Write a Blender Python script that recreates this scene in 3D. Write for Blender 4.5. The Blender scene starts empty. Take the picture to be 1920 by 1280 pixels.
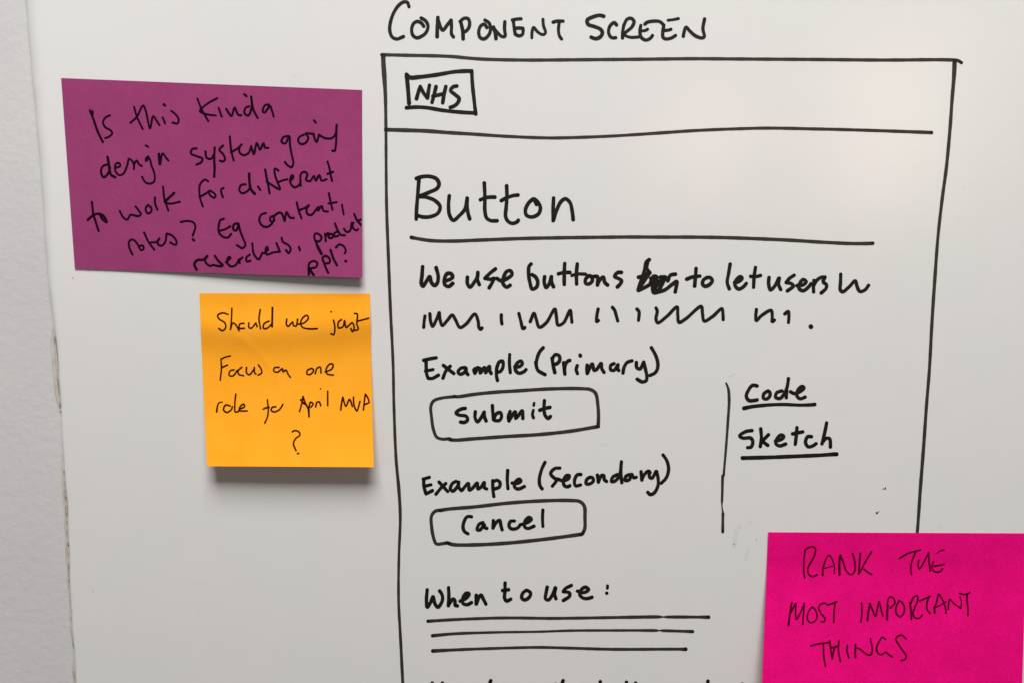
import bpy, math, random
from mathutils import Vector

S = bpy.context.scene
COL = S.collection
random.seed(7)

# ------------------------------------------------------------------ camera
F = 1500.0                    # focal length, in 1920-wide image pixels
PITCH = math.radians(6.5)     # the phone looks slightly down at the board
DIST = 0.360                  # metres from lens to board
CAM = Vector((0.0, -DIST, 1.50 + DIST * math.tan(PITCH)))
cd = bpy.data.cameras.new('camera')
cam = bpy.data.objects.new('camera', cd)
COL.objects.link(cam)
cam.location = CAM
cam.rotation_euler = (math.pi / 2 - PITCH, 0, 0)
cd.sensor_fit = 'HORIZONTAL'
cd.sensor_width = 36.0
cd.lens = F / 1920.0 * 36.0
cd.clip_start = 0.005
cd.clip_end = 50.0
S.camera = cam

# ------------------------------------------------------------------ light
W = bpy.data.worlds.new('World')
S.world = W
W.use_nodes = True
bg = W.node_tree.nodes['Background']
bg.inputs['Color'].default_value = (1.0, 0.98, 0.96, 1)
bg.inputs['Strength'].default_value = 0.088


def area(name, loc, target, sx, sy, power, color):
    l = bpy.data.lights.new(name, 'AREA')
    l.shape = 'RECTANGLE'
    l.size, l.size_y = sx, sy
    l.energy = power
    l.color = color
    o = bpy.data.objects.new(name, l)
    COL.objects.link(o)
    o.location = loc
    o.rotation_euler = (Vector(target) - Vector(loc)).to_track_quat('-Z', 'Y').to_euler()
    return o


area('ceiling_lamp', (0.03, -0.85, 2.95), (0.0, 0, 1.5), 0.85, 0.75, 53.5, (0.995, 0.995, 1.0))
area('room_lamp', (0.84, -1.46, 1.81), (0.15, 0, 1.55), 0.22, 0.34, 1.3, (1.0, 0.76, 0.60))
area('room_lamp', (0.425, -1.46, 1.785), (0.1, 0, 1.55), 0.18, 0.18, 0.52, (1.0, 0.72, 0.58))
area('fill_light', (-1.7, -2.2, 2.0), (0.0, 0, 1.5), 1.2, 1.2, 3.4, (0.98, 0.98, 1.0))  # weak soft fill added from the front left, stands for no actual window

S.view_settings.view_transform = 'Standard'
S.view_settings.look = 'None'
S.view_settings.exposure = 0.0
S.view_settings.gamma = 1.0
S.view_settings.use_curve_mapping = False

# ------------------------------------------------------------------ helpers
FW = Vector((0, math.cos(PITCH), -math.sin(PITCH)))
UP = Vector((0, math.sin(PITCH), math.cos(PITCH)))


def on_board(px, py, lift=0.0):
    """Point of the board's plane (or `lift` metres in front of it) surveyed at photo position px, py."""
    d = FW + Vector(((px - 960) / F, 0, 0)) + UP * ((640 - py) / F)
    t = (-lift - CAM.y) / d.y
    return CAM + d * t


def tag(o, label=None, cat=None, group=None, kind=None):
    if label: o['label'] = label
    if cat: o['category'] = cat
    if group: o['group'] = group
    if kind: o['kind'] = kind
    return o


def empty(name, loc):
    o = bpy.data.objects.new(name, None)
    o.empty_display_size = 0.02
    COL.objects.link(o)
    o.location = loc
    return o


def mesh_obj(name, verts, faces, mat, parent=None, smooth=False, uvs=None, ink=None):
    me = bpy.data.meshes.new(name)
    off = parent_world(parent)
    me.from_pydata([tuple(Vector(v) - off) for v in verts], [], faces)
    if uvs is not None:
        ul = me.uv_layers.new(name='UVMap')
        for lp in me.loops:
            ul.data[lp.index].uv = uvs[lp.vertex_index]
    if ink is not None:
        at = me.attributes.new('ink', 'FLOAT', 'POINT')
        at.data.foreach_set('value', ink)
    me.materials.append(mat)
    if smooth:
        for p in me.polygons: p.use_smooth = True
    me.update()
    o = bpy.data.objects.new(name, me)
    COL.objects.link(o)
    if parent is not None:
        o.parent = parent
    return o


def parent_world(p):
    v = Vector((0, 0, 0))
    while p is not None:
        v += p.location
        p = p.parent
    return v


# ------------------------------------------------------------------ materials
def new_mat(name):
    m = bpy.data.materials.new(name)
    m.use_nodes = True
    nt = m.node_tree
    return m, nt, nt.nodes['Principled BSDF']


def noise(nt, scale, detail=3.0, rough=0.55, vec=None, dist=0.0):
    n = nt.nodes.new('ShaderNodeTexNoise')
    n.inputs['Scale'].default_value = scale
    n.inputs['Detail'].default_value = detail
    n.inputs['Roughness'].default_value = rough
    n.inputs['Distortion'].default_value = dist
    if vec is not None: nt.links.new(vec, n.inputs['Vector'])
    return n


def ramp(nt, fac, stops):
    r = nt.nodes.new('ShaderNodeValToRGB')
    while len(r.color_ramp.elements) < len(stops): r.color_ramp.elements.new(0.5)
    for e, (p, c) in zip(r.color_ramp.elements, stops):
        e.position = p
        e.color = (*c, 1)
    nt.links.new(fac, r.inputs['Fac'])
    return r


def mixcol(nt, fac, a, b, mode='MIX'):
    m = nt.nodes.new('ShaderNodeMix')
    m.data_type = 'RGBA'
    m.blend_type = mode
    for s, v in ((0, fac), (6, a), (7, b)):
        if hasattr(v, 'is_linked'): nt.links.new(v, m.inputs[s])
        elif isinstance(v, (int, float)): m.inputs[s].default_value = v
        else: m.inputs[s].default_value = (*v, 1)
    return m.outputs[2]


def bump(nt, bsdf, height, strength, distance):
    b = nt.nodes.new('ShaderNodeBump')
    b.inputs['Strength'].default_value = strength
    b.inputs['Distance'].default_value = distance
    nt.links.new(height, b.inputs['Height'])
    nt.links.new(b.outputs['Normal'], bsdf.inputs['Normal'])
    return b


def objcoord(nt):
    return nt.nodes.new('ShaderNodeTexCoord').outputs['Object']


def mat_board():
    m, nt, b = new_mat('whiteboard_enamel')
    v = objcoord(nt)
    n1 = noise(nt, 17, 3, 0.5, v)
    r1 = ramp(nt, n1.outputs['Fac'], [(0.30, (0.634, 0.600, 0.580)), (0.5, (0.620, 0.607, 0.580)), (0.72, (0.606, 0.612, 0.576))])
    # old wiped marker: faint grey haze in places
    n2 = noise(nt, 45, 5, 0.65, v, 1.5)
    r2 = ramp(nt, n2.outputs['Fac'], [(0.55, (0, 0, 0)), (0.9, (0.10, 0.10, 0.10))])
    c = mixcol(nt, r2.outputs['Color'], r1.outputs['Color'], (0.50, 0.49, 0.48))
    # dust specks
    vo = nt.nodes.new('ShaderNodeTexVoronoi')
    vo.inputs['Scale'].default_value = 95
    nt.links.new(v, vo.inputs['Vector'])
    nm = noise(nt, 400, 1, 0.5, v)
    ad = nt.nodes.new('ShaderNodeMath'); ad.operation = 'MULTIPLY_ADD'
    nt.links.new(nm.outputs['Fac'], ad.inputs[0]); ad.inputs[1].default_value = 0.06
    nt.links.new(vo.outputs['Distance'], ad.inputs[2])
    wn = nt.nodes.new('ShaderNodeSeparateColor')
    nt.links.new(vo.outputs['Color'], wn.inputs['Color'])
    gt = nt.nodes.new('ShaderNodeMath'); gt.operation = 'GREATER_THAN'
    nt.links.new(wn.outputs['Red'], gt.inputs[0]); gt.inputs[1].default_value = 0.93
    lt = nt.nodes.new('ShaderNodeMath'); lt.operation = 'LESS_THAN'
    nt.links.new(ad.outputs[0], lt.inputs[0]); lt.inputs[1].default_value = 0.075
    mu = nt.nodes.new('ShaderNodeMath'); mu.operation = 'MULTIPLY'
    nt.links.new(gt.outputs[0], mu.inputs[0]); nt.links.new(lt.outputs[0], mu.inputs[1])
    mu2 = nt.nodes.new('ShaderNodeMath'); mu2.operation = 'MULTIPLY'
    nt.links.new(mu.outputs[0], mu2.inputs[0]); mu2.inputs[1].default_value = 0.30
    c = mixcol(nt, mu2.outputs[0], c, (0.36, 0.34, 0.33))
    nt.links.new(c, b.inputs['Base Color'])
    b.inputs['Roughness'].default_value = 0.215
    b.inputs['Specular IOR Level'].default_value = 0.5
    mp = nt.nodes.new('ShaderNodeMapping')
    mp.inputs['Scale'].default_value = (1, 1, 3.0)
    nt.links.new(v, mp.inputs['Vector'])
    nb = noise(nt, 16, 3, 0.5, mp.outputs['Vector'])
    bump(nt, b, nb.outputs['Fac'], 0.10, 0.0006)
    return m


def mat_wall():
    m, nt, b = new_mat('painted_plaster')
    v = objcoord(nt)
    n1 = noise(nt, 9, 4, 0.6, v)
    r = ramp(nt, n1.outputs['Fac'], [(0.3, (0.490, 0.472, 0.468)), (0.7, (0.520, 0.507, 0.498))])
    nt.links.new(r.outputs['Color'], b.inputs['Base Color'])
    b.inputs['Roughness'].default_value = 0.75
    b.inputs['Specular IOR Level'].default_value = 0.3
    a = noise(nt, 240, 3.0, 0.5, v, 0.3)
    c = noise(nt, 620, 3, 0.6, v)
    ad = nt.nodes.new('ShaderNodeMath'); ad.operation = 'MULTIPLY_ADD'
    nt.links.new(c.outputs['Fac'], ad.inputs[0]); ad.inputs[1].default_value = 0.30
    nt.links.new(a.outputs['Fac'], ad.inputs[2])
    bump(nt, b, ad.outputs[0], 0.20, 0.0009)
    return m


def mat_residue():
    m, nt, b = new_mat('old_glue')
    v = objcoord(nt)
    n1 = noise(nt, 120, 5, 0.65, v)
    r = ramp(nt, n1.outputs['Fac'], [(0.30, (0.40, 0.35, 0.28)), (0.50, (0.49, 0.45, 0.39)), (0.70, (0.52, 0.49, 0.46))])
    nt.links.new(r.outputs['Color'], b.inputs['Base Color'])
    b.inputs['Roughness'].default_value = 0.7
    bump(nt, b, n1.outputs['Fac'], 0.2, 0.0005)
    return m


def mat_grime():
    m, nt, b = new_mat('edge_grime')
    v = objcoord(nt)
    n1 = noise(nt, 260, 3, 0.6, v)
    r = ramp(nt, n1.outputs['Fac'], [(0.33, (0.24, 0.20, 0.16)), (0.60, (0.47, 0.43, 0.39))])
    nt.links.new(r.outputs['Color'], b.inputs['Base Color'])
    b.inputs['Roughness'].default_value = 0.9
    return m


def mat_paper(name, c0, c1, trans, fleck):
    m, nt, b = new_mat(name)
    v = objcoord(nt)
    big = noise(nt, 60, 4, 0.6, v)
    r = ramp(nt, big.outputs['Fac'], [(0.3, c0), (0.7, c1)])
    mp = nt.nodes.new('ShaderNodeMapping')
    mp.inputs['Scale'].default_value = (1, 1, 1.7)
    nt.links.new(v, mp.inputs['Vector'])
    fine = noise(nt, 1150, 4, 0.7, mp.outputs['Vector'], 0.4)
    rf = ramp(nt, fine.outputs['Fac'], [(0.38, (1 - fleck,) * 3), (0.62, (1.0, 1.0, 1.0))])
    c = mixcol(nt, 1.0, r.outputs['Color'], rf.outputs['Color'], 'MULTIPLY')
    nt.links.new(c, b.inputs['Base Color'])
    b.inputs['Roughness'].default_value = 0.9
    b.inputs['Specular IOR Level'].default_value = 0.06
    bump(nt, b, fine.outputs['Fac'], 0.25, 0.0003)
    tr = nt.nodes.new('ShaderNodeBsdfTranslucent')
    nt.links.new(c, tr.inputs['Color'])
    mx = nt.nodes.new('ShaderNodeMixShader')
    mx.inputs[0].default_value = trans
    out = nt.nodes['Material Output']
    nt.links.new(b.outputs[0], mx.inputs[1])
    nt.links.new(tr.outputs[0], mx.inputs[2])
    nt.links.new(mx.outputs[0], out.inputs['Surface'])
    return m


def mat_ink(name, dark, light, rough, along=55.0, bias=0.5, spec=0.4):
    """Marker ink: fine streaks along the stroke, denser where the tip rested (the ink attribute)."""
    m, nt, b = new_mat(name)
    uv = nt.nodes.new('ShaderNodeUVMap').outputs['UV']
    mp = nt.nodes.new('ShaderNodeMapping')
    mp.inputs['Scale'].default_value = (along, 1.6, 1)
    nt.links.new(uv, mp.inputs['Vector'])
    n = noise(nt, 2.0, 4, 0.65, mp.outputs['Vector'])
    at = nt.nodes.new('ShaderNodeAttribute')
    at.attribute_name = 'ink'
    ma = nt.nodes.new('ShaderNodeMath'); ma.operation = 'MULTIPLY_ADD'
    nt.links.new(at.outputs['Fac'], ma.inputs[0]); ma.inputs[1].default_value = -0.45
    nt.links.new(n.outputs['Fac'], ma.inputs[2])
    r = ramp(nt, ma.outputs[0], [(bias - 0.22, dark), (bias + 0.25, light)])
    nt.links.new(r.outputs['Color'], b.inputs['Base Color'])
    b.inputs['Roughness'].default_value = rough
    b.inputs['Specular IOR Level'].default_value = spec
    return m


M_BOARD, M_WALL, M_GLUE, M_GRIME = mat_board(), mat_wall(), mat_residue(), mat_grime()
M_INK = mat_ink('black_marker_ink', (0.0035, 0.0028, 0.0025), (0.014, 0.011, 0.009), 0.42, spec=0.25)
M_LINE = mat_ink('drier_marker_ink', (0.009, 0.007, 0.006), (0.043, 0.033, 0.026), 0.45, 30.0, 0.42, spec=0.25)
M_PURPLE = mat_paper('purple_paper', (0.302, 0.045, 0.148), (0.332, 0.052, 0.166), 0.14, 0.11)
M_ORANGE = mat_paper('orange_paper', (1.0, 0.405, 0.018), (1.0, 0.445, 0.028), 0.22, 0.03)
M_PINK = mat_paper('magenta_paper', (0.79, 0.0022, 0.178), (0.93, 0.0035, 0.226), 0.14, 0.24)
M_PEN_P = mat_ink('pen_ink_on_purple', (0.006, 0.0008, 0.004), (0.017, 0.002, 0.010), 0.9, 60, 0.5, 0.03)
M_PEN_O = mat_ink('pen_ink_on_orange', (0.028, 0.002, 0.003), (0.062, 0.003, 0.004), 0.9, 60, 0.5, 0.03)
M_PEN_M = mat_ink('pen_ink_on_magenta', (0.034, 0.0006, 0.004), (0.105, 0.0015, 0.013), 0.9, 60, 0.5, 0.03)


# ------------------------------------------------------------------ wall and whiteboard
wall_y = 0.004
ex0, ex1, ez0, ez1 = -1.6, 1.6, 0.2, 2.9
wall = mesh_obj('plaster_wall',
                [(ex0, wall_y, ez0), (ex1, wall_y, ez0), (ex1, wall_y, ez1), (ex0, wall_y, ez1),
                 (ex0, wall_y + .1, ez0), (ex1, wall_y + .1, ez0), (ex1, wall_y + .1, ez1), (ex0, wall_y + .1, ez1)],
                [(0, 1, 2, 3), (7, 6, 5, 4), (4, 5, 1, 0), (3, 2, 6, 7), (1, 5, 6, 2), (4, 0, 3, 7)], M_WALL)
tag(wall, 'rough pinkish grey plastered wall along the outer edge of the whiteboard', 'wall', kind='structure')

board = empty('whiteboard', (0, 0, 1.5))
tag(board, 'glossy white whiteboard with a screen sketched on it in black marker', 'whiteboard')

# left edge of the board, surveyed down the photograph: (px, py, width of the rounded lip in px)
EDGE = [(-40, -900, 40), (12, -320, 38), (42, 0, 36), (50, 100, 32), (61, 200, 30), (70, 300, 26), (80, 450, 22), (90, 550, 16), (102, 640, 10),
        (111, 750, 7), (116, 840, 6), (123, 940, 6), (131, 1120, 5), (140, 1280, 5), (150, 1500, 5), (175, 1900, 5)]


def edge_at(py):
    for (x0, y0, w0), (x1, y1, w1) in zip(EDGE, EDGE[1:]):
        if y0 <= py <= y1:
            t = (py - y0) / (y1 - y0)
            return x0 + (x1 - x0) * t, w0 + (w1 - w0) * t
    return EDGE[-1][0], EDGE[-1][2]


rows = []
py = -880.0
while py <= 1880:
    x, w = edge_at(py)
    x += 0.7 * math.sin(py * 0.021) + 0.5 * math.sin(py * 0.067 + 1)
    rows.append((x, py, w))
    py += 20
verts, faces = [], []
NB = 8
for x, py, w in rows:
    dep = min(0.0036, 0.00024 * w * 0.16 + 0.0012)
    verts.append(on_board(x, py) + Vector((0, wall_y + 0.001, 0)))
    for k in range(NB + 1):
        a = math.pi / 2 * k / NB
        p = on_board(x + w * (1 - math.cos(a)), py)
        verts.append(p + Vector((0, dep * (1 - math.sin(a)), 0)))
    verts.append(on_board(x + w + 6, py))
    q = on_board(x + w + 6, py); q.x = 1.145
    verts.append(q)
    q = q.copy(); q.x = 1.15
    verts.append(q)
    q2 = q.copy(); q2.y = wall_y + 0.001
    verts.append(q2)
n = NB + 6
for i in range(len(rows) - 1):
    for k in range(n - 1):
        a = i * n + k
        faces.append((a, a + n, a + n + 1, a + 1))
panel = mesh_obj('board_panel', verts, faces, M_BOARD, board, smooth=True)

# glue residue along the lower part of that edge, on the wall side
def strip(name, segs, mat, y0, label):
    vs, fs = [], []
    for (ya, yb, w0, w1, seed) in segs:
        rnd = random.Random(seed)
        base = len(vs)
        m = int((yb - ya) / 6) + 2
        wob = 0
        for i in range(m):
            py = ya + (yb - ya) * i / (m - 1)
            t = i / (m - 1)
            wob = 0.75 * wob + rnd.uniform(-1, 1) * 0.9
            w = (w0 + (w1 - w0) * t) * min(1, 6 * t, 6 * (1 - t)) + wob * 0.6
            x, _ = edge_at(py)
            h = 0.0002
            for dx, hh in ((-max(0.3, w), 0.0), (-max(0.2, w * 0.55), h), (3.0, h)):
                vs.append(on_board(x + dx, py, hh - y0))
        for i in range(m - 1):
            for k in range(2):
                a = base + i * 3 + k
                fs.append((a, a + 3, a + 4, a + 1))
    o = mesh_obj(name, vs, fs, mat, board, smooth=True)
    o['label'] = label
    return o


for seg in ((615, 770, 9, 6, 3), (850, 1130, 5, 4, 5)):
    strip('glue_residue', [seg], M_GLUE, wall_y - 0.0004, 'brownish dried glue showing along the board edge')
for seg in ((630, 760, 1.5, 1.2, 8), (880, 1020, 1.6, 1.6, 9), (1030, 1210, 1.2, 1.6, 10), (1235, 1300, 2.4, 2.2, 11)):
    strip('grime_line', [seg], M_GRIME, wall_y - 0.0011, 'thin dark line of dirt in the joint beside the board edge')


# ------------------------------------------------------------------ strokes
def parse(s):
    return [tuple(float(q) for q in p.split(',')) for p in s.split()]


def smooth_path(pts, step):
    """Centripetal Catmull-Rom through pts (x, y, w)."""
    if len(pts) == 1:
        return pts
    P = [pts[0]] + list(pts) + [pts[-1]]
    P[0] = tuple(2 * a - b for a, b in zip(pts[0], pts[1]))
    P[-1] = tuple(2 * a - b for a, b in zip(pts[-1], pts[-2]))
    out = []
    for i in range(1, len(P) - 2):
        p0, p1, p2, p3 = P[i - 1:i + 3]
        d = lambda a, b: max(1e-6, math.hypot(a[0] - b[0], a[1] - b[1])) ** 0.5
        t0, t1 = 0.0, d(p0, p1)
        t2 = t1 + d(p1, p2)
        t3 = t2 + d(p2, p3)
        m = max(2, int(math.hypot(p1[0] - p2[0], p1[1] - p2[1]) / step))
        for k in range(m):
            t = t1 + (t2 - t1) * k / m
            L = lambda a, b, ta, tb: tuple(((tb - t) * u + (t - ta) * v) / (tb - ta) for u, v in zip(a, b))
            A1, A2, A3 = L(p0, p1, t0, t1), L(p1, p2, t1, t2), L(p2, p3, t2, t3)
            B1, B2 = L(A1, A2, t0, t2), L(A2, A3, t1, t3)
            out.append(L(B1, B2, t1, t2))
    out.append(tuple(pts[-1]))
    return out


STROKE = [0]


def stroke_geo(V, Fc, U, I, pts, w, place, rnd, pool=1.0, step=1.2):
    """One pen stroke as a ribbon with rounded ends; pts in photo px, w = full width in px, place(px,py,extra)->world."""
    STROKE[0] += 1
    h0 = (STROKE[0] % 23) * 1.5e-6
    seed = rnd.uniform(0, 100)
    pts = [(p[0], p[1], p[2] if len(p) > 2 else w) for p in pts]
    if len(pts) == 1:
        pts = [pts[0], (pts[0][0] + 0.4, pts[0][1] + 0.3, pts[0][2])]
    path = smooth_path(pts, step)
    s, acc = [0.0], 0.0
    for a, b in zip(path, path[1:]):
        acc += math.hypot(a[0] - b[0], a[1] - b[1])
        s.append(acc)
    N = len(path)
    ph = rnd.uniform(0, 6.28)
    L, R = [], []
    nrm = []
    for i in range(N):
        a, b = path[max(0, i - 1)], path[min(N - 1, i + 1)]
        dx, dy = b[0] - a[0], b[1] - a[1]
        l = math.hypot(dx, dy) or 1
        nrm.append((-dy / l, dx / l))
    def put(x, y, i, side):
        V.append(place(x, y, h0 + 2.0e-6 * i / max(1, N)))
        U.append((seed + s[i] * 0.01, side + seed))
        e = min(s[i], acc - s[i]) / max(1.0, w)
        I.append(max(0.0, 1 - e / 1.2) * pool)
        return len(V) - 1
    for i, (x, y, ww) in enumerate(path):
        hw = ww * 0.5 * (1 + 0.04 * math.sin(s[i] * 0.13 + ph) + 0.018 * math.sin(s[i] * 0.37 + 2 * ph))
        nx, ny = nrm[i]
        L.append(put(x + nx * hw, y + ny * hw, i, 0.0))
        R.append(put(x - nx * hw, y - ny * hw, i, 1.0))
    for i in range(N - 1):
        Fc.append((L[i], L[i + 1], R[i + 1], R[i]))
    for i, sg in ((0, -1), (N - 1, 1)):
        x, y, ww = path[i]
        nx, ny = nrm[i]
        tx, ty = ny * sg, -nx * sg       # outwards along the stroke
        hw = ww * 0.5
        ids = [L[i]]
        for k in range(1, 7):
            a = math.pi * k / 7
            ids.append(put(x + hw * (math.cos(a) * nx + 0.9 * math.sin(a) * tx),
                           y + hw * (math.cos(a) * ny + 0.9 * math.sin(a) * ty), i, k / 7))
        ids.append(R[i])
        Fc.append(tuple(ids))


def ink_obj(name, strokes, place, mat, parent, label=None, pool=1.0, seed=0):
    rnd = random.Random(hash_str(name + str(label)) + seed)
    V, Fc, U, I = [], [], [], []
    for pts, w in strokes:
        stroke_geo(V, Fc, U, I, pts, w, place, rnd, pool)
    # face the viewer (-Y)
    fixed = []
    for f in Fc:
        a, b, c = Vector(V[f[0]]), Vector(V[f[1]]), Vector(V[f[2]])
        nrm = (b - a).cross(c - a)
        fixed.append(f if nrm.y <= 0 else tuple(reversed(f)))
    o = mesh_obj(name, V, fixed, mat, parent, uvs=U, ink=I)
    if label: o['label'] = label
    return o


def hash_str(t):
    h = 7
    for ch in t: h = (h * 31 + ord(ch)) % 1000003
    return h


def crop(ox, oy, sc, strokes, w):
    """Strokes noted on an enlargement: origin ox, oy, scale sc. A stroke is 'x,y x,y ...', with an optional |width."""
    out = []
    for s in strokes:
        ww = w
        if '|' in s:
            s, q = s.split('|')
            ww = float(q)
        out.append(([(ox + p[0] / sc, oy + p[1] / sc) + ((p[2] / sc,) if len(p) > 2 else ()) for p in parse(s)], ww / sc))
    return out


def on_panel(x, y, e):
    return on_board(x, y, 0.00006 + e)


def word(text, ox, oy, sc, w, strokes, parent=None, name='handwritten_word', mat=None):
    return ink_obj(name, crop(ox, oy, sc, strokes, w), on_panel, mat or M_INK, parent or board, 'the word ' + text if name == 'handwritten_word' else text)


# ---- drawn screen frame
frame = ink_obj('drawn_frame', crop(0, 0, 1, [
    '715.5,103 760,104 840,106 900,111 980,113 1080,112.5 1200,111.5 1300,110.5 1384,111 1460,111.5 1536,112 1656,113 1776,112.6 1796,114 1803,118|6.4',
    '718.5,104,9 719,120,9 721,150,8.5 722.6,180,6.8 723.6,240,6 724,312,5.6 725,394,6 728,476,6.2 732,579,6 737,681,5.6 738.5,755,5.6 742.5,857,5.8 748,919,6.4 750.5,968,5.8 748,1042,5.2 747.4,1124,5.4 751.5,1206,5.8 756,1296,6',
    '1790,114,8.6 1789,140,8 1785,190,6.6 1781.5,240,6.6 1774.6,314,6.6 1766.6,374,6.4 1759,442,6 1753,522,6.6 1747.8,600,6.4 1742.5,694,6.2 1737.5,756,6.2 1732,834,6.6 1726,912,6.6 1720,997,6 1714,1060,6',
], 6.4), on_panel, M_LINE, board, 'large outline of a screen drawn in black marker', 0.9)
word('long rule under the header of the drawn screen', 0, 0, 1, 6.2, [
    '723,243.5,7.6 800,246,7.4 840,249,7 880,251.4,6.6 950,256,6 1030,259,6 1100,257.5,6 1161,254.7,5.6 1240,249.5,6.2 1302,245.3,6 1380,242,5.8 1442,240.6,6 1520,242,6 1583,243.4,6 1680,246.5,6.2 1747,249,6.8'],
    name='drawn_line', mat=M_LINE)

# ---- title
word('COMPONENT in black capitals', 700, 0, 5, 33, [
    '335,66 318,24 285,20 235,55 185,135 157,230 155,295 178,350 220,368 262,354 284,344',
    '447,170 492,200 513,250 492,310 452,342 408,357 372,335 359,280 376,225 412,203 450,218 474,250',
    '605,165 600,260 598,348|36', '606,185 650,285 690,240 728,190', '730,190 733,260 733,320 752,350',
    '820,210 838,290 842,368|36', '812,205 850,174 886,176 903,215 893,265 862,298 836,305',
    '1045,190 1085,218 1098,265 1088,320 1040,366 1002,355 988,300 1007,245 1040,230 1066,262',
    '1125,255 1143,310 1150,366|36', '1122,258 1160,305 1208,345 1234,342 1230,270 1233,205',
    '1302,190 1345,181 1386,178', '1312,195 1320,260 1330,322', '1327,266 1372,265 1404,268', '1330,322 1366,338 1398,324 1405,280',
    '1486,356 1488,302 1502,260 1542,302 1590,326 1614,310 1595,240 1590,182|29',
    '1684,210 1722,200 1780,200', '1742,212 1736,290 1746,340 1766,368|31'])
word('SCREEN in black capitals', 1000, 0, 5, 33, [
    '662,155 622,145 560,160 506,190 514,230 570,250 630,276 648,310 625,350 582,364 541,350|36',
    '782,238 758,214 716,252 706,310 732,354 774,356',
    '848,240 838,300 836,360', '846,245 880,182 920,175 944,205 924,255 872,300 846,322', '846,328 900,350 950,352 1000,346|30',
    '1008,240 1000,290 1010,350 1055,378 1098,360 1118,334', '1010,292 1050,288 1072,276|30',
    '1045,230 1066,212 1130,200 1188,206 1224,240', '1224,236 1214,300 1216,350 1236,366 1290,360 1334,334', '1228,288 1268,284 1292,276|30', '1262,192 1312,186 1362,176|28',
    '1406,344 1414,300 1432,256 1466,292 1520,338 1580,358 1602,346 1590,270 1606,178|33'])

# ---- logo box with letters in it
box = ink_obj('drawn_box', crop(700, 0, 5, [
    '312,700 318,760 326,850 335,972|40', '308,694,30 345,728,40 430,724,40 600,702,38 750,676,36 860,668,38 918,668,36', '922,664 930,800 946,950 960,1072|36',
    '308,1012 400,1006 500,1011 650,1036 800,1052 962,1062|36'], 36), on_panel, M_INK, board, 'small tilted box holding three letters', 1.0)
word('NHS in black capitals', 700, 0, 5, 36, [
    '404,930 424,860 440,812', '440,815 472,875 508,922', '508,922 516,860 526,800', '588,812 572,880 550,962', '556,905 610,892 664,880', '680,812 662,890 650,966',
    '784,808 748,816 724,850 768,890 804,926 788,970 752,998 720,1008'], parent=box)

# ---- heading
word('Button in large black letters', 740, 300, 5, 36, [
    '228,180 216,330 205,470 202,556', '202,176 250,160 322,155 390,178 416,225 398,268 330,302 232,342|38', '214,344 300,352 380,384 426,440 404,502 332,534 262,536 216,522|36',
    '512,336 505,430 515,520 550,568 600,530 660,460 680,358', '680,358 680,450 690,510 704,556',
    '840,216 846,350 846,480 862,545 900,570 962,572', '802,376 850,356 900,350 942,350',
    '1050,242 1052,350 1045,450 1040,530 1060,574 1100,596 1148,582 1160,566', '998,384 1050,356 1110,336 1158,330',
    '1298,366 1256,405 1226,470 1236,520 1290,536 1350,505 1366,450 1346,400 1306,366 1332,420',
    '1490,358 1486,450 1486,572', '1488,570 1520,470 1560,392 1602,366 1644,402 1664,480 1674,564'])
word('rule under the heading', 0, 0, 1, 6.6, [
    '771,445.5,7.2 786,448.4 810,451.6 850,452.4 900,450.5 980,447.6 1040,446.4 1100,445.6 1180,444.8 1246,445 1300,445 1362,446 1420,448 1479,450.6 1540,454.4 1596,457 1625,457 1637,456.5'], name='drawn_line', mat=M_LINE)

# ---- sentence
word('We', 760, 470, 5, 37, ['162,152 156,240 150,310 165,336 200,285 228,245 244,300 275,328 300,305 308,240 288,160', '372,288 420,270 444,248 428,218 392,218 366,270 370,320 406,338 446,308'])
word('use', 760, 470, 5, 36, ['582,250 582,310 606,345 645,300 675,250 680,205', '680,210 676,270 694,322', '846,172 792,215 745,262', '745,262 800,270 832,262', '832,262 810,310 785,352',
                               '856,262 900,284 960,260 1000,225 988,192 952,196 922,250 916,310 950,344 984,326'])
word('buttons', 760, 470, 5, 36, ['1180,126 1160,150 1156,220 1168,300 1190,362 1228,345 1242,300 1222,250 1186,226', '1306,245 1302,300 1320,348 1350,310 1370,245', '1370,245 1372,300 1390,342',
                                   '1494,122 1490,220 1490,320', '1434,220 1482,208 1545,206', '1612,126 1604,220 1606,316', '1560,236 1602,222 1690,222|32', '1722,236 1690,270 1690,308 1722,314 1754,282 1740,242 1706,240',
                                   '1756,246 1800,246 1802,326', '1800,320 1832,268 1856,250 1870,300 1898,326', '2028,206 1990,208 1962,245 2000,264 2028,285 2010,320 1986,344'])
word('crossed out scribble between two words', 1060, 470, 5, 37, ['788,86 760,110 744,180 720,260 692,340 684,372', '684,252 732,240 790,208 750,270 702,340 682,374 730,355 790,322', '790,322 830,242 858,252 820,330 828,396 868,385 900,330 930,262 880,292 840,350',
                                   '928,252 900,320 862,390 840,396 930,372 1000,320 1044,292 1040,340 1030,390', '960,286 986,232 1034,222', '770,112 764,170 794,212', '800,262 850,300 840,360', '890,250 940,250'], name='scribble')
word('to', 1060, 470, 5, 36, ['1226,168 1220,250 1212,336', '1136,270 1190,250 1262,240', '1332,252 1296,276 1286,314 1310,336 1354,318 1378,282 1356,254 1322,256'])
word('let', 1340, 470, 5, 34, ['146,126 130,220 118,300 138,362', '184,300 220,295 258,260 240,244 202,276 190,325 225,362 270,340 298,308', '383,158 370,250 365,346', '336,242 382,246 432,234'])
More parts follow.
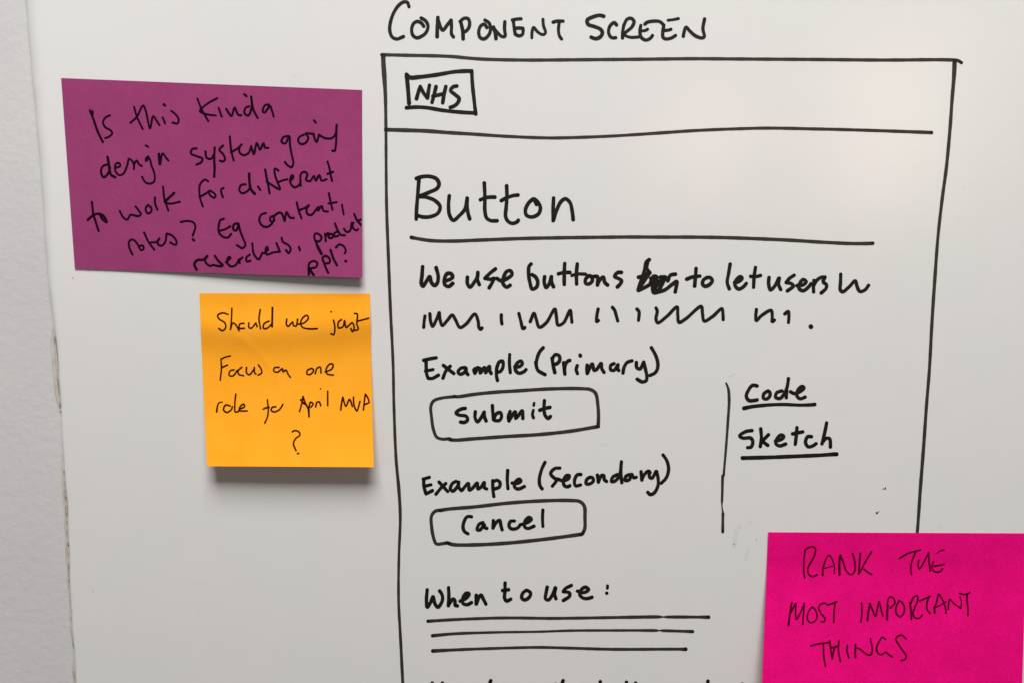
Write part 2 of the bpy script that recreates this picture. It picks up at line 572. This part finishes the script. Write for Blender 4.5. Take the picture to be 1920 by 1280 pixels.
word('users', 1340, 470, 5, 35, ['510,252 506,310 524,370 562,336 600,262', '606,258 600,320 620,368', '746,232 702,262 670,302', '670,302 720,312 738,334 704,364 680,380', '770,330 830,322 858,292 830,272 796,312 792,358 830,378 878,345 902,312',
                                 '932,280 926,340 928,390', '926,330 960,278 1000,252 1036,250', '1034,252 1016,286', '1020,300 1048,322 1044,356 998,400'])
word('trailing squiggle after the sentence', 1340, 470, 5, 34, ['1182,222 1180,300 1178,370 1200,388 1260,342 1318,286 1336,340 1362,384 1410,370 1444,326'], name='squiggle')

# ---- squiggled line of mock text
for label, o, st in (
    ('zigzag standing for a word', (760, 470), ['184,614 176,670 172,722', '230,592 236,660 256,712 290,650 318,582', '318,582 326,650 346,704 390,660 440,606 470,650 512,722 570,690 652,596 682,660 690,720 705,740 720,726']),
    ('short tick standing for a word', (760, 470), ['900,602 900,650 906,690']),
    ('zigzag standing for a word', (760, 470), ['1064,590 1082,660 1104,734 1122,722', '1170,670 1206,590 1226,640 1256,720 1320,680 1402,550 1416,620 1432,700 1482,680 1546,562 1556,620 1562,674']),
    ('short tick standing for a word', (760, 470), ['1808,548 1796,610 1794,668 1812,656']),
    ('short tick standing for a word', (1060, 470), ['440,532 462,560 480,620 492,662']),
    ('short tick standing for a word', (1060, 470), ['670,548 690,572 692,600 686,656']),
    ('long zigzag standing for a word', (1060, 470), ['850,538 862,570 850,640 866,678 950,620 1048,530 1054,600 1066,674 1130,640 1274,525 1286,590 1302,662 1380,620 1468,546 1478,600 1480,650']),
    ('small zigzag standing for a word', (1340, 470), ['392,552 386,610 390,658 440,610 530,562 540,610 540,668 562,652']),
    ('short tick standing for a word', (1340, 470), ['656,596 690,572 696,620 692,676']),
    ('round full stop', (1340, 470), ['900,712 905,718|44'])):
    word(label, o[0], o[1], 5, 32, st, name='full_stop' if 'stop' in label else 'squiggle')

# ---- Example (Primary)
word('Example above the first drawn button', 770, 630, 5, 34, ['120,222 180,208 240,198', '144,222 146,300 150,350 164,390', '136,322 184,314 212,308|30', '164,390 200,392 262,360', '305,268 345,300 406,346', '372,276 330,322 302,390', '512,290 472,295 444,330 466,352 508,330 520,296', '520,296 522,335 538,356',
                                     '602,344 592,310 630,290', '604,342 632,296 652,300 652,340 692,288 702,300 702,340 738,278 742,320 756,346', '806,296 804,360 814,412', '806,296 830,238 862,230 864,290 836,328 806,332', '928,166 926,250 934,338|32', '974,282 1020,280 1048,252 1034,228 992,255 982,310 1012,342 1058,330 1082,308'])
word('Primary in brackets', 770, 630, 5, 34, ['1244,102 1210,142 1186,200 1178,270 1196,318 1230,340 1262,356', '1172,238 1180,290', '1326,200 1336,270 1352,338|36', '1330,202 1356,168 1392,180 1398,220 1370,254 1342,260', '1434,242 1440,300 1446,352', '1442,310 1456,250 1480,226 1494,222', '1562,270 1552,310 1564,346', '1588,172 1592,182|36',
                                     '1655,265 1652,310 1656,346', '1656,345 1702,256 1720,315 1742,308 1786,250 1792,300 1814,336', '1908,252 1876,270 1876,312 1908,314 1944,262', '1944,262 1940,300 1952,318', '1990,342 2000,290 2030,242 2076,226',
                                     '2116,240 2120,290 2150,302 2184,238', '2184,238 2200,300 2214,370 2208,412 2170,424 2122,398', '2256,102 2294,170 2316,240 2314,300 2290,340 2242,364'])
b1 = ink_obj('drawn_box', crop(770, 630, 5, [
    '410,562 290,576 216,602 190,650 195,750 216,880 245,942 290,960 368,957|30', '406,560 440,563 600,540 800,520 1000,508 1300,490 1600,487 1688,497 1733,530 1755,640 1761,750 1758,834|33',
    '368,966 420,970 600,957 900,936 1200,918 1500,886 1762,842|34'], 33), on_panel, M_LINE, board, 'rounded button outline, first of two', 1.2)
word('Submit inside a drawn button', 770, 630, 5, 34, ['514,672 470,680 426,714 450,734 520,746 534,780 502,804 466,800', '606,702 604,760 626,798 660,760 690,706', '690,706 692,750 708,792', '766,644 770,710 776,778', '776,780 802,724 840,712 852,750 830,786 788,786',
                                 '932,700 916,750 922,792', '922,788 962,722 980,704 984,764', '984,766 1010,740 1046,694 1052,768', '1150,690 1142,730 1152,762|30', '1158,622 1153,646|26', '1254,598 1250,680 1262,740 1290,766 1312,746', '1208,690 1260,672 1308,662'], parent=b1)

# ---- links
word('Code underlined', 1300, 690, 5, 34, ['600,162 556,156 512,210 497,260 522,298 570,298 600,292', '702,208 662,235 658,278 690,284 720,250 712,216 690,212', '832,208 782,226 772,268 810,280 850,240 880,170 892,92', '876,200 872,274', '910,216 950,234 1010,210 1038,180 1020,166 982,200 970,250 1000,282 1050,266'])
word('underline below a link', 1300, 690, 5, 34, ['474,372,40 510,364,40 560,355,35 700,341,34 850,336,32 1000,342,32 1120,338,34 1140,335,36'], name='drawn_line')
word('Sketch underlined', 1300, 690, 5, 34, ['552,580 492,590 434,630 462,650 540,652 558,690 540,736 508,740', '632,562 638,650 628,732', '706,618 645,680', '645,680 700,720', '768,680 830,660 848,636 822,622 782,660 776,705 810,724 868,706', '972,552 964,640 956,710', '928,612 980,602 1028,592', '1110,638 1072,638 1052,690 1076,732 1120,724 1152,702', '1250,508 1232,600 1206,706', '1210,690 1250,652 1278,658 1286,736'])
word('underline below a link', 1300, 690, 5, 36, ['460,838,40 700,832,37 1000,820,37 1200,811,36 1330,802,38 1346,802,38'], name='drawn_line')
ink_obj('drawn_line', crop(1300, 690, 5, ['308,136,18 328,190,26 336,290,28 324,500,26 306,750,24 284,1004,22']
                           , 24) + crop(1000, 830, 5, ['1775,305,26 1773,380,27 1772,450,26 1769,540,22 1768,575,13 1772,620,14 1777,650,22 1778,660,30 1777,700,26 1776,832,28'], 26), on_panel, M_LINE, board, 'thin upright divider beside the two links', 1.1)

# ---- Example (Secondary)
word('Example above the second drawn button', 770, 830, 5, 33, ['122,340 124,400 142,470', '116,336 150,326 176,318', '130,402 192,388|30', '144,474 206,442', '265,362 300,400 348,452', '330,376 290,412 236,478', '426,356 392,376 372,428 396,448 440,400 450,362', '450,362 450,410 476,444',
                                     '482,440 540,376 550,438 580,420 624,372 630,428 660,410 690,366 690,415 714,428', '770,348 770,420 780,500', '772,362 810,346 838,370 830,410 784,428', '910,252 906,340 912,426', '950,372 1000,375 1034,352 1015,334 976,370 976,412 1010,428 1068,404'])
word('Secondary in brackets', 1000, 830, 5, 33, ['110,177 80,240 56,340 64,400 84,428', '250,232 202,236 162,282 190,320 224,340', '224,340 200,375 178,402', '226,334 280,350 330,330 338,302 310,302 282,350 290,394 320,408 344,396', '448,292 412,296 386,350 396,398 444,390',
                                     '530,318 500,340 496,378 530,380 564,350 554,322 530,318', '600,296 606,330 610,366', '610,365 640,302 660,302 666,340 688,358', '790,292 746,316 732,358 765,354 808,300 826,172', '826,172 820,280 830,370', '900,292 866,312 862,348 900,340 922,288 940,322 966,318',
                                     '1010,264 1018,346', '1016,340 1050,282 1080,260 1096,275', '1088,268 1090,316 1112,326 1150,262', '1155,262 1170,330 1168,400 1132,466 1096,480 1072,458', '1215,108 1250,160 1268,240 1248,320 1198,376'])
b2 = ink_obj('drawn_box', crop(770, 830, 5, [
    '290,626 232,636 196,680 196,780 216,890 240,942 290,942 345,932|32', '274,630 350,617 600,596 900,562 1200,541 1500,536 1588,547 1628,590 1634,700 1632,800 1612,846|34',
    '350,936 400,950 600,952 900,936 1200,906 1400,881 1606,852|35'], 33), on_panel, M_LINE, board, 'rounded button outline, second of two', 1.2)
word('Cancel inside a drawn button', 770, 830, 5, 33, ['572,688 530,688 502,730 491,790 506,828 538,848', '680,742 642,758 624,810 650,812 688,762', '690,762 696,790 716,798', '775,722 772,796', '774,790 802,742 834,722 846,770 858,812', '974,728 936,732 922,775 946,802 1000,795 1028,762', '1032,762 1090,745 1132,712 1110,694 1072,730 1070,784 1100,798 1158,776', '1240,624 1236,700 1240,780|31'], parent=b2)

# ---- When to use
word('When', 770, 1024, 5, 34, ['155,402 148,500 156,566 182,530 210,466 226,530 255,566 286,530 300,480 290,440 270,412', '355,382 358,470 354,554', '358,540 398,490 414,502 418,548 440,554', '462,510 520,482 548,442 524,434 492,470 490,530 530,542 572,522', '615,452 614,538', '616,538 642,470 660,452 682,492 706,538'])
word('to', 770, 1024, 5, 34, ['885,338 884,420 880,480 900,508 940,490', '860,410 920,402', '1085,406 1050,436 1042,480 1070,498 1114,470 1124,432 1094,408'])
word('use', 770, 1024, 5, 34, ['1280,376 1270,430 1264,486 1290,498 1330,450 1356,382', '1360,386 1350,440 1362,488', '1508,362 1450,392 1430,420', '1430,420 1488,432 1490,462 1430,504', '1562,415 1620,430 1668,402 1640,378 1600,402 1586,450 1620,482 1665,484 1702,472'])
word('colon after the question heading', 770, 1024, 5, 26, ['1846,364 1844,390|28', '1837,434 1840,436|34'], name='colon')
word('first of three ruled lines', 0, 0, 1, 5.8, ['802,1163.6,6.4 850,1160.6 930,1157.6 970,1157.4 1030,1158.2 1090,1157.6 1150,1156.6 1236,1155.4,5.6 1243,1155.6,3 1252,1155.6,5.6 1310,1155.8 1326,1156,6.8 1329,1156,6.8'], name='drawn_line', mat=M_LINE)
word('second of three ruled lines', 0, 0, 1, 5.2, ['810.5,1190.8,6.4 850,1187.2,5.8 930,1184.4,4.8 1010,1183.2,4.4 1070,1181.2,4.8 1150,1180.8,4.8 1200,1180.8,5 1232,1181,5 1236,1181,2.4 1242,1181.2,5 1270,1182,5.4 1294,1182.8,6.4 1299,1183,6.4'], name='drawn_line', mat=M_LINE)
word('third of three ruled lines', 0, 0, 1, 5.8, ['811,1219.4,7 850,1217.4,6 930,1214.4,5.4 1010,1212.6,5.6 1070,1214,5.6 1150,1216.2,5.8 1240,1216,5.8 1276,1216,6 1284,1216.2,7.6 1286,1216,7.6'], name='drawn_line', mat=M_LINE)

# ---- tops of the last line of writing, most of it below the picture
word('part of the lowest line of writing', 0, 0, 1, 6.6, ['810.5,1279 811,1312', '829.5,1279 829,1312', '812,1297 829,1296', '845,1298 838,1306 846,1312 852,1304 845,1298'])
word('part of the lowest line of writing', 0, 0, 1, 6.6, ['920.4,1274.5 914,1290 908,1312', '902,1294 926,1292', '1042,1281.5 1046,1296', '1056,1274.5 1050,1290 1040,1314'])
word('part of the lowest line of writing', 0, 0, 1, 6.6, ['1125.6,1276.5 1124,1310 1134,1312 1138,1300 1126,1298', '1174.8,1277.5 1168,1300 1170,1312', '1192,1279 1188,1300 1190,1312', '1160,1294 1204,1292'])
word('part of the lowest line of writing', 0, 0, 1, 6.6, ['1327.4,1275.5 1326,1312', '1318,1298 1314,1310 1326,1308', '1391.7,1281 1388,1312', '1382,1296 1400,1294'])

# ---- half wiped smears of ink
M_SMEAR, nt_, b_ = new_mat('wiped_ink')
b_.inputs['Base Color'].default_value = (0.16, 0.155, 0.15, 1)
b_.inputs['Roughness'].default_value = 0.4
n_ = noise(nt_, 330, 3, 0.6, objcoord(nt_))
r_ = ramp(nt_, n_.outputs['Fac'], [(0.40, (0, 0, 0)), (0.75, (0.13, 0.13, 0.13))])
t_ = nt_.nodes.new('ShaderNodeBsdfTransparent')
x_ = nt_.nodes.new('ShaderNodeMixShader')
nt_.links.new(r_.outputs['Color'], x_.inputs[0])
nt_.links.new(t_.outputs[0], x_.inputs[1])
nt_.links.new(b_.outputs[0], x_.inputs[2])
nt_.links.new(x_.outputs[0], nt_.nodes['Material Output'].inputs['Surface'])
for st, w in (('868,966 872,960 880,957 888,958', 8), ('884,996 889,992 893,987', 4), ('1376,1022 1379,1002 1386,985', 9), ('1404,982 1412,972', 6), ('1398,1048 1402,1030', 6),
              ('1368,706 1378,700', 5), ('846,804 850,808', 5), ('1128,834 1138,832', 5)):
    ink_obj('smear', [(parse(st), w)], lambda x, y, e: on_board(x, y, 0.00003 + e), M_SMEAR, board, 'faint grey smear of wiped ink')

# ---- ink specks
for st in (['1776,1128,7 1792,1127,8 1800,1130,12', '1800,1112,7 1802,1126,8'],):
    ink_obj('ink_speck', crop(1300, 690, 5, st, 6), on_panel, M_LINE, board)
ink_obj('ink_speck', crop(1600, 860, 6, ['262,602 267,606|22', '284,592 289,588|10'], 10), on_panel, M_LINE, board)
for x, y, w in ((136.5, 521.5, 1.8), (1418.5, 1011, 1.6), (1376, 1019.4, 1.6), (174, 1108, 1.2)):
    ink_obj('ink_speck', [([(x, y)], w)], on_panel, M_LINE, board, seed=int(x))


# ------------------------------------------------------------------ sticky notes
class Note:
    def __init__(self, name, corners, lift, mat, pen, label, nu=56, nv=44, group='sticky notes on the whiteboard'):
        self.c, self.lift, self.pen = corners, lift, pen
        ctr = on_board(*self.px(0.5, 0.5))
        self.root = empty(name, ctr)
        tag(self.root, label, 'sticky note', group)
        V, Fc = [], []
        th = 0.00011
        for back in (0, 1):
            for j in range(nv + 1):
                for i in range(nu + 1):
                    p = self.point(i / nu, j / nv, 0.0)
                    V.append(p + Vector((0, th * back, 0)))
        n1 = (nu + 1) * (nv + 1)
        ix = lambda b, i, j: b * n1 + j * (nu + 1) + i
        for j in range(nv):
            for i in range(nu):
                Fc.append((ix(0, i, j), ix(0, i, j + 1), ix(0, i + 1, j + 1), ix(0, i + 1, j)))
                Fc.append((ix(1, i, j), ix(1, i + 1, j), ix(1, i + 1, j + 1), ix(1, i, j + 1)))
        def rim(*q):                                  # cut edge of the sheet, with vertices of its own so the face stays crisp
            k = len(V)
            V.extend([V[t].copy() for t in q])
            Fc.append(tuple(range(k, k + 4)))
        for i in range(nu):
            rim(ix(0, i, 0), ix(0, i + 1, 0), ix(1, i + 1, 0), ix(1, i, 0))
            rim(ix(0, i + 1, nv), ix(0, i, nv), ix(1, i, nv), ix(1, i + 1, nv))
        for j in range(nv):
            rim(ix(0, 0, j + 1), ix(0, 0, j), ix(1, 0, j), ix(1, 0, j + 1))
            rim(ix(0, nu, j), ix(0, nu, j + 1), ix(1, nu, j + 1), ix(1, nu, j))
        self.paper = mesh_obj('paper_sheet', V, Fc, mat, self.root)
        for p in self.paper.data.polygons[:2 * nu * nv]:
            p.use_smooth = True

    def px(self, u, v):
        (a, b), (c, d), (e, f), (g, h) = self.c      # TL TR BR BL
        return (a * (1 - u) * (1 - v) + c * u * (1 - v) + e * u * v + g * (1 - u) * v,
                b * (1 - u) * (1 - v) + d * u * (1 - v) + f * u * v + h * (1 - u) * v)

    def uv(self, x, y):
        u = v = 0.5
        for _ in range(8):
            X, Y = self.px(u, v)
            e = 1e-4
            X1, Y1 = self.px(u + e, v)
            X2, Y2 = self.px(u, v + e)
            a, b, c, d = (X1 - X) / e, (X2 - X) / e, (Y1 - Y) / e, (Y2 - Y) / e
            det = a * d - b * c
            rx, ry = x - X, y - Y
            u += (d * rx - b * ry) / det
            v += (-c * rx + a * ry) / det
        return u, v

    def point(self, u, v, e):
        x, y = self.px(u, v)
        return on_board(x, y, 0.00022 + self.lift(u, v) + e)

    def write(self, text, ox, oy, sc, w, strokes, name='handwritten_word'):
        def place(x, y, e):
            u, v = self.uv(x, y)
            u = min(0.998, max(0.002, u)); v = min(0.998, max(0.002, v))
            return self.point(u, v, 0.00005 + e)
        return ink_obj(name, crop(ox, oy, sc, strokes, w), place, self.pen, self.root, 'the word ' + text)


def ss(a, b, x):
    t = min(1, max(0, (x - a) / (b - a)))
    return t * t * (3 - 2 * t)


def g(x, m, s):
    return math.exp(-((x - m) / s) ** 2)


purple = Note('sticky_note', [(114.5, 146.8), (678.8, 169.2), (679.2, 521.5), (140.3, 504.6)],
              lambda u, v: 0.0034 * max(0, v - 0.2) ** 1.5 * ss(0.08, 1.0, u) / 0.7155 + 0.0003 * ss(.15, .5, v) * math.sin(u * 5 + 1) * 0.5 + 0.00015,
              M_PURPLE, M_PEN_P, 'large dull purple sticky note asking about the design system and different roles')


def lift_o(u, v):
    l = 0.0078 * max(0, v - 0.16) ** 2.2 / 0.681
    l += 0.0012 * g(v, 0.19 + 0.03 * math.sin(3.5 * u + 0.4), 0.10)
    # soft crease running from under the first line down to the right
    cx = 0.20 + 0.30 * ((u - 0.22) / 0.26) ** 1.6 if u > 0.22 else 0.20
    l += 0.00013 * g(v, cx + 0.06, 0.018) * ss(0.16, 0.24, u) * (1 - ss(0.44, 0.54, u))
    l += 0.0011 * v * v * u + 0.0003 * v * math.sin(4.2 * u + 0.3)
    return max(0.0, l)


orange = Note('sticky_note', [(373.6, 550.0), (693.4, 551.0), (700.8, 875.0), (387.8, 873.2)], lift_o, M_ORANGE, M_PEN_O,
              'square bright orange sticky note with its lower edge curling off the whiteboard', 64, 64)
magenta = Note('sticky_note', [(1440.3, 996.9), (1926.0, 999.0), (1915.5, 1321.0), (1427.5, 1318.0)],
               lambda u, v: 0.0118 * max(0, v - 0.18) ** 1.25 * (1 - 0.35 * u) + 0.0005 * math.sin(3 * u + 2 * v) * v + 0.0004,
               M_PINK, M_PEN_M, 'hot magenta sticky note lettered in capitals at the lower corner of the drawn screen')

# ---- purple note: upper enlargements start at (100,140) and (400,140), lower at (100,330) and (400,330), 6.4x
A = (100, 140, 6.4, 25)
B = (400, 140, 6.4, 27)
C = (100, 330, 6.4, 26)
D = (400, 330, 6.4, 27)
purple.write('Is', *A, ['438,430 482,540 530,680 594,812|29', '470,440 474,478', '680,490 632,512 596,570 620,630 688,672 706,705 670,745 620,764'])
purple.write('this', *A, ['968,388 1000,500 1072,655', '925,580 1000,510 1078,372 1112,450 1160,646 1198,502 1236,550 1274,608', '1312,516 1342,588', '1322,358 1340,372|30', '1414,436 1470,482 1504,540 1488,588 1428,576'])
purple.write('kinda', *B, ['-192,290 -140,420 -60,560|25', '48,284 -70,350 -162,440 -70,480 30,492|25', '64,402 80,450 100,506', '154,412 184,462 216,500 256,398 282,455 300,485 336,490', '430,382 386,402 376,470 420,492 458,400 454,262', '454,262 480,420 532,522', '370,236 400,262', '664,360 620,370 592,440 612,458 660,400 678,376 702,430 724,506'])
purple.write('design', *A, ['650,988 666,1080 690,1200 742,1234|32', '640,1082 592,1102 572,1170 602,1232 650,1200 680,1120|28', '750,1120 800,1100 790,1062 752,1072 742,1150 790,1208 840,1190 880,1110 904,1010', '904,1012 940,1030 966,1080 966,1136', '966,1082 1000,1032 1030,1080 1064,1098',
                             '1140,982 1112,1002 1112,1040 1148,1004 1180,1100 1214,1200 1210,1282 1160,1310 1102,1290 1064,1226', '1108,850 1138,868', '1266,952 1276,1076|34', '1282,1078 1312,946 1346,990 1382,1034'])
purple.write('system', *B, ['-200,886 -254,896 -270,946 -200,980 -132,1010 -142,1050 -202,1082', '-95,922 -80,1000 -30,1012 12,950', '16,875 10,1000 15,1130 10,1228|30', '118,852 72,902 120,960 140,1020 112,1044 78,1034', '198,742 206,850 222,950 244,1032', '210,936 298,882 348,832 320,862 312,930 360,968 420,945 452,872', '455,858 470,920 486,958 522,822 560,902 602,826 622,878 660,880'])
purple.write('going', *B, ['904,738 842,752 818,808 862,828 900,762 914,742 920,850 942,970 960,1060 940,1112 890,1090 858,1050', '1088,722 1032,752 1018,800 1060,838 1120,808 1138,752 1110,708 1190,712', '1202,712 1216,770 1240,812 1268,722', '1276,730 1340,764 1420,764 1464,720 1480,602', '1480,602 1476,720 1470,850 1454,918 1426,914', '1208,550 1230,578'])
purple.write('to', *C, ['462,312 480,460 510,560 544,662|28', '412,530 480,474 550,454 610,490 640,556 590,520 560,470|30'])
purple.write('work', *C, ['796,422 840,500 886,526 928,466 960,472 1020,484 1050,464 1020,412 986,366', '1130,352 1106,400 1130,450 1168,438 1178,392 1140,352', '1220,258 1220,330 1250,408', '1316,128 1332,270 1380,418', '1450,206 1390,262 1336,310|32', '1345,322 1400,334 1518,312'])
purple.write('for', *C, ['1858,66 1820,46 1762,100 1752,200 1770,300 1794,368', '1752,256 1820,218 1878,178', '1878,180 1868,212 1900,250 1934,262 1948,236 1926,206 1886,180|24', '2044,146 2016,162 2018,210 2036,258'])
purple.write('different', *D, ['430,-26 432,50 450,160 498,216|34', '388,102 332,112 312,170 342,208 400,190 440,150', '536,128 564,172', '622,-76 642,40 660,120 674,212|29', '784,-62 738,-86 738,-20 770,80 800,162 700,110 640,70', '770,80 830,56 888,42',
                                '920,72 960,10 944,-8 920,70 970,138 1030,110 1048,60', '1048,122 1050,-20 1090,-48 1128,-18 1112,50 1160,64 1208,2 1230,60 1270,-8 1300,58 1360,42', '1370,-172 1396,-80 1414,20 1426,62', '1368,-22 1438,-48'])
purple.write('roles', *C, ['950,946 912,862 908,792 946,764 990,792 1026,850 1050,892 1082,880 1074,838 1038,840', '1088,678 1140,790 1212,888', '1172,800 1240,792 1278,748 1252,780 1262,830 1300,838 1340,800 1360,692', '1360,692 1430,720 1478,790 1468,828 1402,800'])
purple.write('question mark', *C, ['1528,555 1600,542 1680,560 1704,610 1690,670 1672,718', '1672,760 1688,776|30'])
purple.write('Eg', *D, ['128,516 86,532 62,620 72,690 130,738 180,738 214,696|28', '76,660 140,642 204,606', '292,572 250,582 238,640 270,658 300,602|30', '302,572 322,660 360,760 384,830 350,868 282,832'])
purple.write('content', *D, ['630,446 572,470 552,540 592,602 650,612 708,572', '718,482 682,502 692,548 730,538 726,492 790,442 820,452 852,540|28', '856,542 880,438 920,500 966,506', '1000,318 1022,410 1058,512', '1040,408 1100,384 1148,352 1118,400 1130,458 1180,468 1222,418', '1222,420 1262,372 1256,420 1300,364 1322,420 1376,430', '1386,208 1406,310 1430,408', '1380,332 1480,318', '1544,346 1552,400 1564,466|24'])
purple.write('researchers', *D, ['-200,1128 -228,1060 -190,1012 -120,1006 -72,962|32', '-72,964 -100,1020 -50,1078 0,1072', '18,962 60,1022 112,1076 70,1084 0,1070|30', '150,1040 206,984 190,972 162,1030 210,1088 270,1068 308,1002', '308,1002 316,1048', '316,1012 350,978', '438,946 396,982 402,1028 446,1020', '468,812 480,920 512,980 546,1002 588,922', '606,932 656,884 642,852 626,900 642,944 720,920 800,910', '756,806 800,912', '820,742 832,790 900,832 928,880 902,928 872,890', '1026,852 1040,896'])
purple.write('product', *D, ['1300,940,32 1262,870,36 1232,800,28 1212,740,26 1222,694,26 1268,702,26 1298,740,26 1270,788,26 1234,780,26', '1340,694 1350,786', '1350,722 1374,684', '1392,702 1382,738 1418,748 1438,712 1402,692', '1460,572 1490,650 1530,708 1578,714|28', '1480,672 1452,692 1452,728 1500,720', '1566,636 1602,674 1640,658 1662,562', '1680,562 1672,618 1716,656 1738,640', '1690,458 1722,530 1776,596', '1732,544 1776,522'])
purple.write('ppl', *D, ['1146,1186,30 1144,1110,32 1152,1050,28 1208,1022,26 1248,1050,26 1228,1098,26 1180,1108,26', '1160,1112 1180,1160 1204,1190|32', '1378,1166 1332,1060 1312,982 1350,962 1398,1000 1388,1048 1342,1050|28', '1406,888 1440,990 1484,1076|29', '1470,862 1512,824 1568,850 1588,900 1578,930', '1586,1022 1592,1028|34'])

# ---- orange note
A = (370, 540, 5.638, 18)
C = (370, 710, 5.638, 18)
orange.write('Should', *A, ['325,282 270,266 216,290 230,330 290,370 300,420 266,454 226,430', '365,216 360,340 350,442|17', '350,440 376,372 404,390 442,454', '492,376 448,384 446,428 498,428', '544,372 546,420 570,428 618,372', '618,372 632,412', '665,230 652,330 668,434', '758,352 706,380 700,430 738,428 788,380', '794,210 792,320 790,412|22'])
orange.write('we', *A, ['945,332 942,390 960,408 1008,362 1016,400 1044,404 1060,332', '1068,386 1130,370 1174,320 1160,292 1120,312 1092,370 1112,418 1180,434 1268,432'])
orange.write('just', *A, ['1440,342 1454,420 1440,496 1412,484', '1412,250 1418,256|16', '1524,336 1492,362 1492,424 1540,410 1556,346 1572,418 1602,398 1638,370 1658,420 1640,464 1622,430', '1660,272 1690,276 1686,380 1700,438 1662,452', '1690,354 1760,336 1812,322'])
orange.write('Focus', *A, ['250,742 254,850 242,968|17', '250,746 290,726 348,712', '260,834 318,808', '388,858 346,870 336,916 374,924 424,862', '470,830 430,872 440,908 490,920', '520,832 520,890 550,910 600,850', '602,832 606,890 620,904', '646,806 674,850 680,890 642,914'])
orange.write('on', *A, ['864,832 816,836 808,870 846,884 900,846 906,880 936,860 960,905 984,938'])
orange.write('one', *A, ['1210,842 1166,862 1158,900 1192,908 1230,862 1216,846', '1246,900 1266,842 1298,830 1308,892', '1350,880 1420,850 1434,802 1402,796 1362,850 1372,900 1438,914'])
orange.write('role', *C, ['204,345,20 214,280,18 230,248,14 264,240,14', '348,282 300,272 276,320 310,350 360,320 370,288', '406,156 396,270 402,345 430,342 450,312', '450,314 498,290 490,262 452,290 446,330 528,334'])
orange.write('for', *C, ['740,216 750,320 740,400 712,464|17', '696,316 730,300 760,296', '830,290 792,296 782,330 810,344 860,326 890,290 904,264'])
orange.write('April', *C, ['1080,340,18 1100,270,16 1116,184,18', '1116,182 1140,250 1176,320 1180,396|20', '1090,214 1130,262', '1168,300 1180,392|14', '1180,396 1182,290 1196,242 1224,260 1200,296', '1250,292 1266,242 1290,240 1304,280', '1301,99 1305,102|14', '1378,126 1378,200 1378,278'])
orange.write('MVP', *C, ['1516,324 1524,260 1538,188|19', '1538,188 1570,284 1608,212 1640,288', '1650,188 1656,270 1686,334 1720,232', '1756,324 1764,240 1776,156|18', '1776,156 1804,200 1814,244 1770,266'])
orange.write('question mark', *C, ['1004,556 1026,542 1074,556 1084,590 1040,626 1016,680 1044,756', '1056,788 1074,780|16'])

# ---- magenta note
A = (1410, 980, 7.111, 24)
B = (1640, 980, 7.111, 23)
C = (1410, 1100, 7.111, 24)
D = (1640, 1100, 7.111, 24)
magenta.write('RANK', *A, ['710,352 692,500 690,640 704,728|24', '702,362 760,322 820,316 848,350 820,460 762,560 742,630 762,688 810,712 868,686', '942,690,32 948,600,26 1000,452,20 1030,426,20 1070,480,20 1100,580,20 1096,670,18', '946,602 1010,590 1074,572|18', '1168,688,34 1164,560,32 1170,440,26', '1180,422 1216,520 1262,640 1320,684 1368,640 1368,500 1340,402', '1444,398 1434,520 1422,676|26', '1594,378 1520,500 1432,668', '1492,610 1540,650 1598,684'])
magenta.write('THE', *B, ['332,468 450,400 608,357', '548,378 502,490 482,580 490,684', '588,492 580,560 596,608 660,510 720,392', '720,392 726,520 744,636', '784,512 762,580 792,640 840,652 888,630 902,606', '790,572 860,562 928,546', '836,400 870,370 928,356|17'])
magenta.write('MOST', *C, ['486,508 506,360 530,206|28', '524,330 584,214 580,330 596,424 640,350 698,214', '698,214 686,360 676,498|23', '804,260 752,330 738,420 780,472 848,440 868,370 830,282 800,262', '988,216 932,216 888,270 922,350 974,420 962,458 922,460', '1006,236 1080,212 1132,190', '1106,206 1096,330 1090,466'])
magenta.write('IMPORTANT', *C, ['1460,208 1466,330 1452,462|24', '1540,442 1552,330 1574,214|30', '1574,212 1610,310 1646,384 1670,300 1694,192 1720,290 1748,380', '1803,432 1804,330 1812,240|28', '1808,300 1808,200 1836,128 1886,146 1904,210 1846,276',
                                  '1956,176 1996,196 2034,270 2020,350 1976,394 1926,350 1922,260 1956,190', '2106,202 2120,310 2126,426|27', '2118,220 2156,132 2204,112 2210,170 2166,280 2146,360 2186,412 2236,408 2270,370', '2236,180 2316,146 2374,120', '2356,132 2332,220 2336,300 2376,348',
                                  '2436,342 2432,262|32', '2436,272 2466,180 2490,94 2536,160 2576,260 2588,346', '2440,274 2516,236 2590,192|18', '2616,294 2636,162 2696,220 2784,278', '2784,278 2792,200 2772,122|18', '2766,80 2826,96 2876,86 2904,67', '2868,98 2868,180 2880,280 2879,376|25'])
magenta.write('THINGS', *C, ['782,780 900,752 1036,736', '952,762 956,900 978,1052|25', '1036,712 1050,830 1072,956 1086,860 1112,780', '1160,712 1152,830 1180,992|24', '1050,802 1110,800 1150,780', '1274,776 1266,850 1294,942', '1380,762 1376,850 1380,936|27', '1372,800 1450,830 1520,888 1578,902 1604,860 1580,684', '1780,694 1744,666 1696,720 1661,820 1681,880 1726,898 1784,865 1826,900 1872,928', '2054,688 2006,642 1946,652 1918,690 1946,750 2006,840 2054,910 2044,958 1988,978'])
